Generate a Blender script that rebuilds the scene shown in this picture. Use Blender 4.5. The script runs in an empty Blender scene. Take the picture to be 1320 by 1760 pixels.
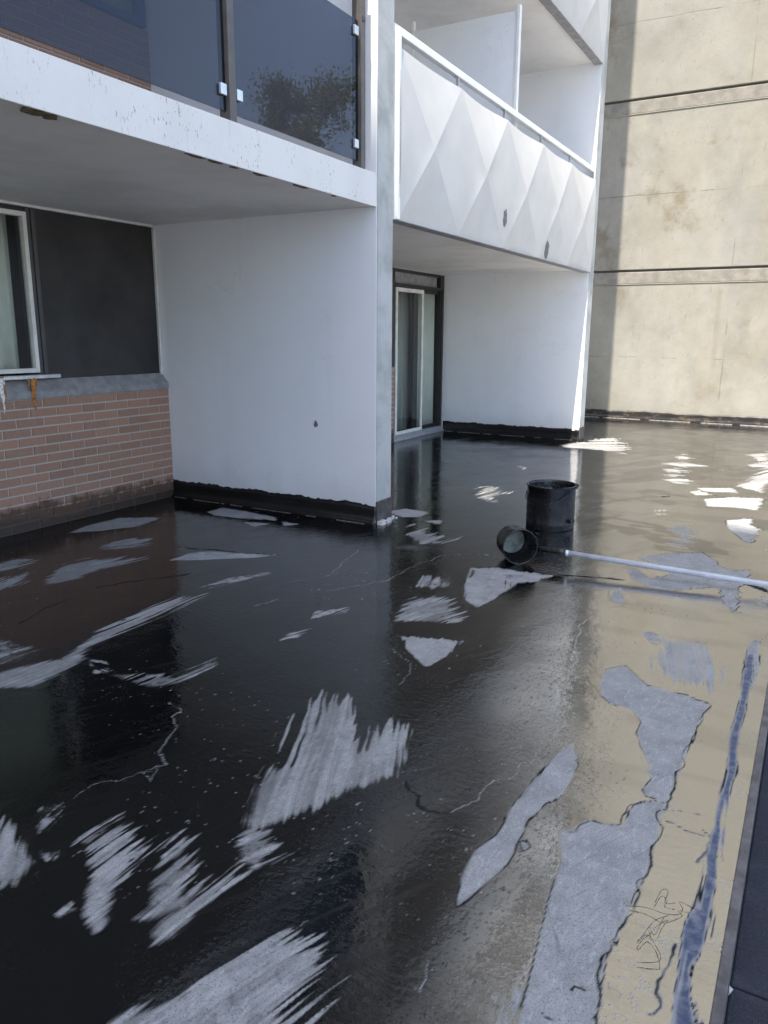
import bpy, bmesh, math, random
import numpy as np
from mathutils import Vector, Matrix
R = math.radians
random.seed(7)
sc = bpy.context.scene
col = sc.collection

# ------------------------------------------------------------------ camera
cam_d = bpy.data.cameras.new('camera'); cam = bpy.data.objects.new('camera', cam_d); col.objects.link(cam)
CAM = Vector((3.1152, -5.4197, 1.5431)); YAW, PITCH, ROLL = R(29.2563), R(-12.9706), R(0.3264)
fw = Vector((-math.sin(YAW)*math.cos(PITCH), math.cos(YAW)*math.cos(PITCH), math.sin(PITCH)))
rt = Vector((math.cos(YAW), math.sin(YAW), 0)); up = rt.cross(fw)
rt2 = rt*math.cos(ROLL)+up*math.sin(ROLL); up2 = up*math.cos(ROLL)-rt*math.sin(ROLL)
cam.matrix_world = Matrix(((rt2.x, up2.x, -fw.x, CAM.x), (rt2.y, up2.y, -fw.y, CAM.y), (rt2.z, up2.z, -fw.z, CAM.z), (0, 0, 0, 1)))
cam_d.sensor_fit = 'HORIZONTAL'; cam_d.sensor_width = 36; cam_d.lens = 36*1322.3/1320
cam_d.clip_start = .05; cam_d.clip_end = 2000
sc.camera = cam
# ------------------------------------------------------------------ sky, sun, exposure
SUN_EL = R(66.5); SUN_AZ = math.atan2(.1285, -1.0)      # direction to the sun in plan: x=.1285, y=-1
w = bpy.data.worlds.new('World'); sc.world = w; w.use_nodes = True
nt = w.node_tree; sky = nt.nodes.new('ShaderNodeTexSky'); sky.sky_type = 'NISHITA'; sky.sun_disc = False
sky.sun_elevation = SUN_EL; sky.sun_rotation = math.atan2(.1285, -1.0)
sky.air_density = 1.0; sky.dust_density = 1.7; sky.ozone_density = 1.0
nt.links.new(sky.outputs[0], nt.nodes['Background'].inputs[0]); nt.nodes['Background'].inputs[1].default_value = .15
sun_d = bpy.data.lights.new('sun', 'SUN'); sun_d.energy = 4.5; sun_d.angle = R(.53); sun_d.color = (1, .935, .82)
sun = bpy.data.objects.new('sun', sun_d); col.objects.link(sun)
h = math.hypot(.1285, 1.0)
to_sun = Vector((.1285/h*math.cos(SUN_EL), -1/h*math.cos(SUN_EL), math.sin(SUN_EL)))
sun.rotation_euler = to_sun.to_track_quat('Z', 'Y').to_euler(); sun.location = (0, -20, 40)
sc.view_settings.view_transform = 'Standard'; sc.view_settings.look = 'None'
sc.view_settings.exposure = 1.5; sc.view_settings.gamma = 1
sc.cycles.max_bounces = 10; sc.cycles.transparent_max_bounces = 12; sc.cycles.caustics_reflective = True; sc.cycles.blur_glossy = .6; sc.cycles.caustics_refractive = False
sc.cycles.use_denoising = True
sc.cycles.sample_clamp_indirect = 6

# ------------------------------------------------------------------ helpers
class MB:
    def __init__(s): s.v = []; s.f = []
    def box(s, x0, x1, y0, y1, z0, z1):
        n = len(s.v)
        s.v += [(x0,y0,z0),(x1,y0,z0),(x1,y1,z0),(x0,y1,z0),(x0,y0,z1),(x1,y0,z1),(x1,y1,z1),(x0,y1,z1)]
        s.f += [tuple(n+i for i in q) for q in ((0,3,2,1),(4,5,6,7),(0,1,5,4),(1,2,6,5),(2,3,7,6),(3,0,4,7))]
        return s
    def prism(s, pts, d):                      # polygon extruded by vector d
        n = len(s.v); k = len(pts)
        s.v += [tuple(p) for p in pts] + [tuple(Vector(p)+Vector(d)) for p in pts]
        s.f.append(tuple(range(n+k-1, n-1, -1))); s.f.append(tuple(range(n+k, n+2*k)))
        for i in range(k): j = (i+1) % k; s.f.append((n+i, n+j, n+k+j, n+k+i))
        return s
    def tube(s, pts, r, seg=8, caps=True):
        pts = [Vector(p) for p in pts]; rs = r if isinstance(r, (list, tuple)) else [r]*len(pts)
        n0 = len(s.v)
        for i, p in enumerate(pts):
            t = (pts[min(i+1, len(pts)-1)]-pts[max(i-1, 0)]).normalized()
            a = t.cross(Vector((0,0,1)) if abs(t.z) < .9 else Vector((1,0,0))).normalized(); b = t.cross(a)
            for k in range(seg):
                an = 2*math.pi*k/seg; s.v.append(tuple(p+(a*math.cos(an)+b*math.sin(an))*rs[i]))
        for i in range(len(pts)-1):
            for k in range(seg):
                q = n0+i*seg; k2 = (k+1) % seg
                s.f.append((q+k, q+k2, q+seg+k2, q+seg+k))
        if caps: s.f.append(tuple(n0+k for k in range(seg))[::-1]); s.f.append(tuple(n0+(len(pts)-1)*seg+k for k in range(seg)))
        return s
    def build(s, name, mat, parent=None, bevel=0, smooth=False, fix=True):
        me = bpy.data.meshes.new(name); me.from_pydata(s.v, [], s.f)
        if fix:
            bm = bmesh.new(); bm.from_mesh(me); bmesh.ops.recalc_face_normals(bm, faces=bm.faces); bm.to_mesh(me); bm.free()
        if smooth: me.shade_smooth()
        o = bpy.data.objects.new(name, me); col.objects.link(o); o.parent = parent
        if mat: me.materials.append(M[mat])
        if bevel:
            b = o.modifiers.new('bevel', 'BEVEL'); b.width = bevel; b.segments = 2; b.limit_method = 'ANGLE'
        return o
def tag(o, label=None, cat=None, group=None, kind=None):
    for k, v in (('label', label), ('category', cat), ('group', group), ('kind', kind)):
        if v: o[k] = v
    return o
def empty(name, loc=(0,0,0), parent=None):
    o = bpy.data.objects.new(name, None); o.location = loc; o.empty_display_size = .2; col.objects.link(o); o.parent = parent; return o
def lathe(prof, seg=32):
    m = MB(); n = len(prof)
    for k in range(seg):
        a = 2*math.pi*k/seg
        for r, z in prof: m.v.append((r*math.cos(a), r*math.sin(a), z))
    for k in range(seg):
        k2 = (k+1) % seg
        for i in range(n-1): m.f.append((k*n+i, k2*n+i, k2*n+i+1, k*n+i+1))
    return m

# ------------------------------------------------------------------ materials
M = {}
class NT:
    def __init__(s, name):
        m = bpy.data.materials.new(name); m.use_nodes = True; s.m = m; s.t = m.node_tree; s.N = s.t.nodes
        s.b = s.N['Principled BSDF']; s.out = s.N['Material Output']; M[name] = m
        s.pos = s.N.new('ShaderNodeNewGeometry').outputs['Position']
    def n(s, typ, **kw):
        o = s.N.new('ShaderNode'+typ)
        for k, v in kw.items():
            if k in o.inputs: s.set(o.inputs[k], v)
            else: setattr(o, k, v)
        return o
    def set(s, inp, v):
        if hasattr(v, 'links'): s.t.links.new(v, inp)
        else:
            if isinstance(v, tuple) and len(v) == 3 and inp.type == 'RGBA': v = (*v, 1)
            inp.default_value = v
    def noise(s, scale, detail=4, rough=.55, vec=None, stretch=None, dist=0):
        v = vec or s.pos
        if stretch: 
            mp = s.n('Mapping'); s.set(mp.inputs['Vector'], v); mp.inputs['Scale'].default_value = stretch; v = mp.outputs[0]
        o = s.n('TexNoise'); s.set(o.inputs['Vector'], v)
        o.inputs['Scale'].default_value = scale; o.inputs['Detail'].default_value = detail; o.inputs['Roughness'].default_value = rough; o.inputs['Distortion'].default_value = dist
        return o.outputs['Fac']
    def ramp(s, v, a, b, lo=0., hi=1.):
        o = s.n('MapRange'); o.interpolation_type = 'SMOOTHSTEP'; s.set(o.inputs['Value'], v)
        o.inputs['From Min'].default_value = a; o.inputs['From Max'].default_value = b; o.inputs['To Min'].default_value = lo; o.inputs['To Max'].default_value = hi
        return o.outputs[0]
    def math(s, op, a, b=0., c=0.):
        o = s.n('Math', operation=op); s.set(o.inputs[0], a); s.set(o.inputs[1], b); s.set(o.inputs[2], c); return o.outputs[0]
    def mix(s, f, a, b):
        o = s.n('Mix', data_type='RGBA'); s.set(o.inputs[0], f); s.set(o.inputs[6], a); s.set(o.inputs[7], b); return o.outputs[2]
    def mixf(s, f, a, b):
        o = s.n('Mix', data_type='FLOAT'); s.set(o.inputs[0], f); s.set(o.inputs[2], a); s.set(o.inputs[3], b); return o.outputs[0]
    def bump(s, hgt, dist=.005, st=.5, prev=None):
        o = s.n('Bump'); s.set(o.inputs['Height'], hgt); o.inputs['Distance'].default_value = dist; s.set(o.inputs['Strength'], st)
        if prev is not None: s.set(o.inputs['Normal'], prev)
        return o.outputs[0]
    def sep(s): 
        o = s.n('SeparateXYZ'); s.set(o.inputs[0], s.pos); return o.outputs
    def fin(s, color=None, rough=None, normal=None, **kw):
        for k, v in (('Base Color', color), ('Roughness', rough), ('Normal', normal)):
            if v is not None: s.set(s.b.inputs[k], v)
        for k, v in kw.items(): s.set(s.b.inputs[k.replace('_', ' ')], v)
        return s.m
def simple(name, c, rough=.6, metal=0., var=.12, scale=8, bump=.0, bscale=60):
    t = NT(name); n = t.noise(scale, 5, .6)
    f = t.ramp(n, .3, .7, 1-var, 1+var)
    mm = t.n('VectorMath', operation='SCALE'); mm.inputs[0].default_value = c; t.set(mm.inputs['Scale'], f)
    nr = t.bump(t.noise(bscale, 3), .004, bump) if bump else None
    t.fin(mm.outputs[0], rough, nr, Metallic=metal); return t

# painted white walls: faint blotches, scuffs, small chips
def white_paint(name, base, dirt, rough=.55, streak=True, amt=.35):
    t = NT(name)
    a = t.ramp(t.noise(1.3, 6, .62), .38, .72)
    c = t.mix(t.math('MULTIPLY', a, amt), base, dirt)
    if streak:
        b = t.ramp(t.noise(6, 4, .6, stretch=(1, 1, .08)), .52, .8)
        c = t.mix(t.math('MULTIPLY', b, .3), c, dirt)
    sp = t.ramp(t.noise(38, 2, .5), .735, .77)
    c = t.mix(t.math('MULTIPLY', sp, .55), c, (dirt[0]*.5, dirt[1]*.48, dirt[2]*.45))
    if name == 'wall_white':
        px_, py_, pz_ = t.sep()
        spl = t.math('MULTIPLY', t.ramp(t.noise(70, 3, .6), .66, .70), t.ramp(pz_, .18, .75, 1, 0))
        c = t.mix(t.math('MULTIPLY', spl, .8), c, (.03, .03, .03))
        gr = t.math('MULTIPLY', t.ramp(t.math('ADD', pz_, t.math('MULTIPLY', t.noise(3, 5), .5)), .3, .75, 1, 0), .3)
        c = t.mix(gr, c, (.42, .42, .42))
        hair = t.ramp(t.math('ABSOLUTE', t.math('SUBTRACT', t.noise(1.1, 6, .55), .5)), .0012, .004, 1, 0)
        c = t.mix(t.math('MULTIPLY', t.math('MULTIPLY', hair, t.ramp(t.noise(.6, 2), .5, .6)), .16), c, (.35, .35, .35))
    n1 = t.bump(t.noise(160, 2), .0015, .35); n2 = t.bump(t.noise(5, 3), .008, .22, n1)
    t.fin(c, rough, n2); return t
white_paint('wall_white', (.84, .85, .87), (.74, .74, .74))
white_paint('soffit_paint', (.82, .79, .75), (.62, .58, .52), amt=.7, streak=False)
# fascia: white with fine vertical cracks and black specks
t = NT('fascia_white')
c = t.mix(t.ramp(t.noise(2, 5), .4, .75, 0, .4), (.70, .68, .65), (.55, .53, .51))
v = t.ramp(t.noise(11, 6, .7, stretch=(1, 1, .10)), .60, .66)
c = t.mix(t.math('MULTIPLY', v, .35), c, (.38, .36, .35))
sp = t.math('MULTIPLY', t.ramp(t.noise(60, 4, .65, stretch=(1, 1, .45)), .60, .64), t.ramp(t.noise(2.6, 3), .46, .6))
c = t.mix(t.math('MULTIPLY', sp, .75), c, (.13, .12, .11))
t.fin(c, .6, t.bump(t.noise(70, 4), .003, .35))
# raw concrete end of the walls
def concrete(name, base, dark, warm, sc_=1., bump=.45, tie=False):
    t = NT(name)
    a = t.ramp(t.noise(.9*sc_, 7, .62, dist=.4), .36, .7)
    c = t.mix(a, base, dark)
    b = t.ramp(t.noise(2.3*sc_, 6, .65, stretch=(1, 1, .45)), .5, .72)
    c = t.mix(t.math('MULTIPLY', b, .5), c, warm)
    s = t.ramp(t.noise(14*sc_, 4, .7, stretch=(1, 1, .35)), .62, .74)
    c = t.mix(t.math('MULTIPLY', s, .45), c, tuple(x*.55 for x in dark))
    pit = t.ramp(t.noise(45*sc_, 2, .5), .70, .76)
    c = t.mix(t.math('MULTIPLY', pit, .6), c, tuple(x*.4 for x in dark))
    return t, c
t, c = concrete('raw_concrete', (.44, .445, .43), (.30, .31, .295), (.50, .50, .47), 3.)
t.fin(c, .8, t.bump(t.noise(60, 4), .004, .5))
# board-marked tower concrete with faint form joints and brown weathering
t, c = concrete('tower_concrete', (.26, .247, .214), (.205, .193, .164), (.292, .281, .252), .8)
x, y, z = t.sep()
wx = t.math('ADD', x, t.math('MULTIPLY', t.math('SUBTRACT', t.noise(1.5, 3), .5), .05))
wz = t.math('ADD', z, t.math('MULTIPLY', t.math('SUBTRACT', t.noise(2.1, 4), .5), .06))
def line(coord, at, wd): return t.ramp(t.math('ABSOLUTE', t.math('SUBTRACT', coord, at)), wd*.3, wd, 1, 0)
L1 = line(wz, 4.04, .016); L2 = line(wz, 1.15, .012); L3 = line(wz, 6.9, .014)
leanx = t.math('ADD', wx, t.math('MULTIPLY', z, .0))
Vv = line(leanx, 1.52, .014)
br = t.ramp(t.noise(1.7, 4, .6), .42, .6)
lines = t.math('MULTIPLY', t.math('MAXIMUM', t.math('MAXIMUM', L1, L2), t.math('MAXIMUM', L3, Vv)), br)
c = t.mix(t.math('MULTIPLY', lines, .75), c, (.12, .105, .08))
wide = t.math('MULTIPLY', line(leanx, 1.36, .06), t.math('MULTIPLY', t.ramp(z, .9, 1.0), t.ramp(z, 2.3, 2.45, 1, 0)))
c = t.mix(t.math('MULTIPLY', wide, .5), c, (.19, .165, .12))
bs = t.math('MULTIPLY', t.ramp(t.noise(1.1, 6, .68, dist=.25), .53, .66), t.ramp(t.noise(.35, 2), .42, .58))
pk = t.math('MULTIPLY', t.ramp(t.noise(17, 6, .75, stretch=(1, 1, .6)), .56, .66), t.ramp(t.noise(1.3, 4, .6), .46, .6))
c = t.mix(t.math('MULTIPLY', pk, .55), c, (.16, .135, .10))
ys = t.ramp(t.noise(.7, 4, .6, stretch=(1, 1, .4)), .48, .62)
c = t.mix(t.math('MULTIPLY', ys, .3), c, (.255, .228, .165))
c = t.mix(t.math('MULTIPLY', bs, .8), c, (.155, .128, .085))
grey = t.ramp(t.noise(.8, 5, .6, stretch=(1.2, 1, .5)), .5, .66)
c = t.mix(t.math('MULTIPLY', grey, .5), c, (.222, .216, .199))
fine = t.ramp(t.noise(4, 6, .62), .3, .7, .93, 1.05)
vm = t.n('VectorMath', operation='SCALE'); t.set(vm.inputs[0], c); t.set(vm.inputs['Scale'], fine)
t.fin(vm.outputs[0], .85, t.bump(t.math('SUBTRACT', t.noise(26, 6, .7), t.math('MULTIPLY', lines, .6)), .010, .3))
t = simple('tower_band', (.20, .185, .158), .85, var=.2, scale=6, bump=.5, bscale=40)
simple('tower_cream', (.32, .295, .24), .7, var=.1)
simple('tower_groove', (.10, .095, .085), .9)
# brick: per-brick tone, tar smears on the lowest courses
t = NT('brick'); oi = t.n('ObjectInfo').outputs['Random']
c = t.mix(oi, (.385, .212, .145), (.285, .165, .118))
c = t.mix(t.ramp(t.noise(30, 5, .7), .4, .75, 0, .5), c, (.38, .255, .195))
x, y, z = t.sep()
edge = t.math('ADD', z, t.math('MULTIPLY', t.math('SUBTRACT', t.noise(4.5, 6, .72), .5), .36))
low = t.ramp(edge, .15, .23, 1, 0); low2 = t.ramp(edge, .05, .13, 1, 0)
c = t.mix(t.math('MULTIPLY', low, .82), c, (.060, .030, .016)); c = t.mix(t.math('MULTIPLY', low2, .6), c, (.012, .010, .010))
c = t.mix(t.math('MULTIPLY', t.ramp(t.noise(18, 4, .6, stretch=(1, 1, .2)), .62, .75), .35), c, (.42, .36, .32))
t.fin(c, t.math('SUBTRACT', .9, t.math('MULTIPLY', low2, .35)), t.bump(t.noise(140, 3), .002, .5))
t = NT('mortar'); x, y, z = t.sep()
edge = t.math('ADD', z, t.math('MULTIPLY', t.math('SUBTRACT', t.noise(4.5, 6, .72), .5), .36)); low = t.ramp(edge, .13, .22, 1, 0)
c = t.mix(t.math('MULTIPLY', low, .88), t.mix(t.noise(20, 4), (.42, .375, .335), (.52, .47, .425)), (.05, .038, .028))
t.fin(c, .9, t.bump(t.noise(120, 3), .002, .5))
simple('sill_grey', (.27, .265, .27), .75, var=.2, scale=12, bump=.5)
simple('infill_black', (.028, .026, .026), .42, var=.55, scale=1.3, bump=.15, bscale=30)
simple('frame_black', (.018, .018, .020), .4)
simple('trim_grey', (.10, .092, .088), .55, var=.35, scale=18, bump=.4)
simple('frame_dark', (.060, .058, .062), .45)
simple('frame_white', (.70, .69, .66), .45)
simple('alu', (.55, .56, .58), .35, metal=.6, var=.15, scale=20)
simple('panel_white', (.54, .525, .50), .42, var=.04, scale=3, bump=.06, bscale=25)
simple('rail_white', (.82, .82, .81), .35, var=.04)
simple('chip_grey', (.15, .145, .14), .8, var=.3, scale=40)
simple('post_brown', (.105, .092, .084), .45, var=.15)
simple('clip_steel', (.72, .74, .76), .3, metal=.7)
simple('curtain', (.82, .83, .78), .9, var=.06, scale=5)
simple('curtain_dark', (.42, .44, .42), .9, var=.06)
simple('room_dark', (.015, .016, .018), .9)
simple('rust', (.42, .17, .035), .8, var=.5, scale=40)
simple('drip_white', (.75, .73, .70), .8, var=.3, scale=60)
simple('stain_brown', (.13, .10, .055), .9, var=.5, scale=30)
simple('blue_frame', (.045, .08, .20), .4)
t = simple('tar', (.010, .0095, .0095), .22, var=.3, scale=9, bump=.5, bscale=22)
t = simple('tar_dry', (.075, .066, .060), .6, var=.45, scale=14, bump=.5, bscale=30)
t = NT('tar_band_brown'); t.fin(t.mix(t.ramp(t.noise(4.5, 6, .7, stretch=(1, 1, 2.5)), .40, .52), (.075, .055, .038), (.010, .009, .009)), .5, t.bump(t.noise(30, 4), .006, .5))
simple('seam_grey', (.20, .195, .185), .6, var=.5, scale=20)
simple('cant_line', (.55, .53, .50), .6, var=.3, scale=20)
def glass(name, tint, ior=1.5, gtint=(1, 1, 1)):
    t = NT(name); fr = t.n('Fresnel'); fr.inputs['IOR'].default_value = ior
    tr = t.n('BsdfTransparent'); tr.inputs[0].default_value = (*tint, 1)
    gl = t.n('BsdfGlossy'); gl.inputs['Roughness'].default_value = .0; gl.inputs[0].default_value = (*gtint, 1)
    wob = t.bump(t.noise(1.6, 2), .01, .06); t.set(gl.inputs['Normal'], wob)
    bk = t.n('NewGeometry').outputs['Backfacing']; ff = t.math('MULTIPLY', fr.outputs[0], t.math('SUBTRACT', 1., bk))
    mx = t.n('MixShader'); t.set(mx.inputs[0], ff); t.set(mx.inputs[1], tr.outputs[0]); t.set(mx.inputs[2], gl.outputs[0])
    t.t.links.new(mx.outputs[0], t.out.inputs[0]); return t
glass('glass_smoked', (.40, .405, .44), 1.75, (.58, .57, .60))
glass('glass_window', (.84, .865, .85), 1.5)

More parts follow.
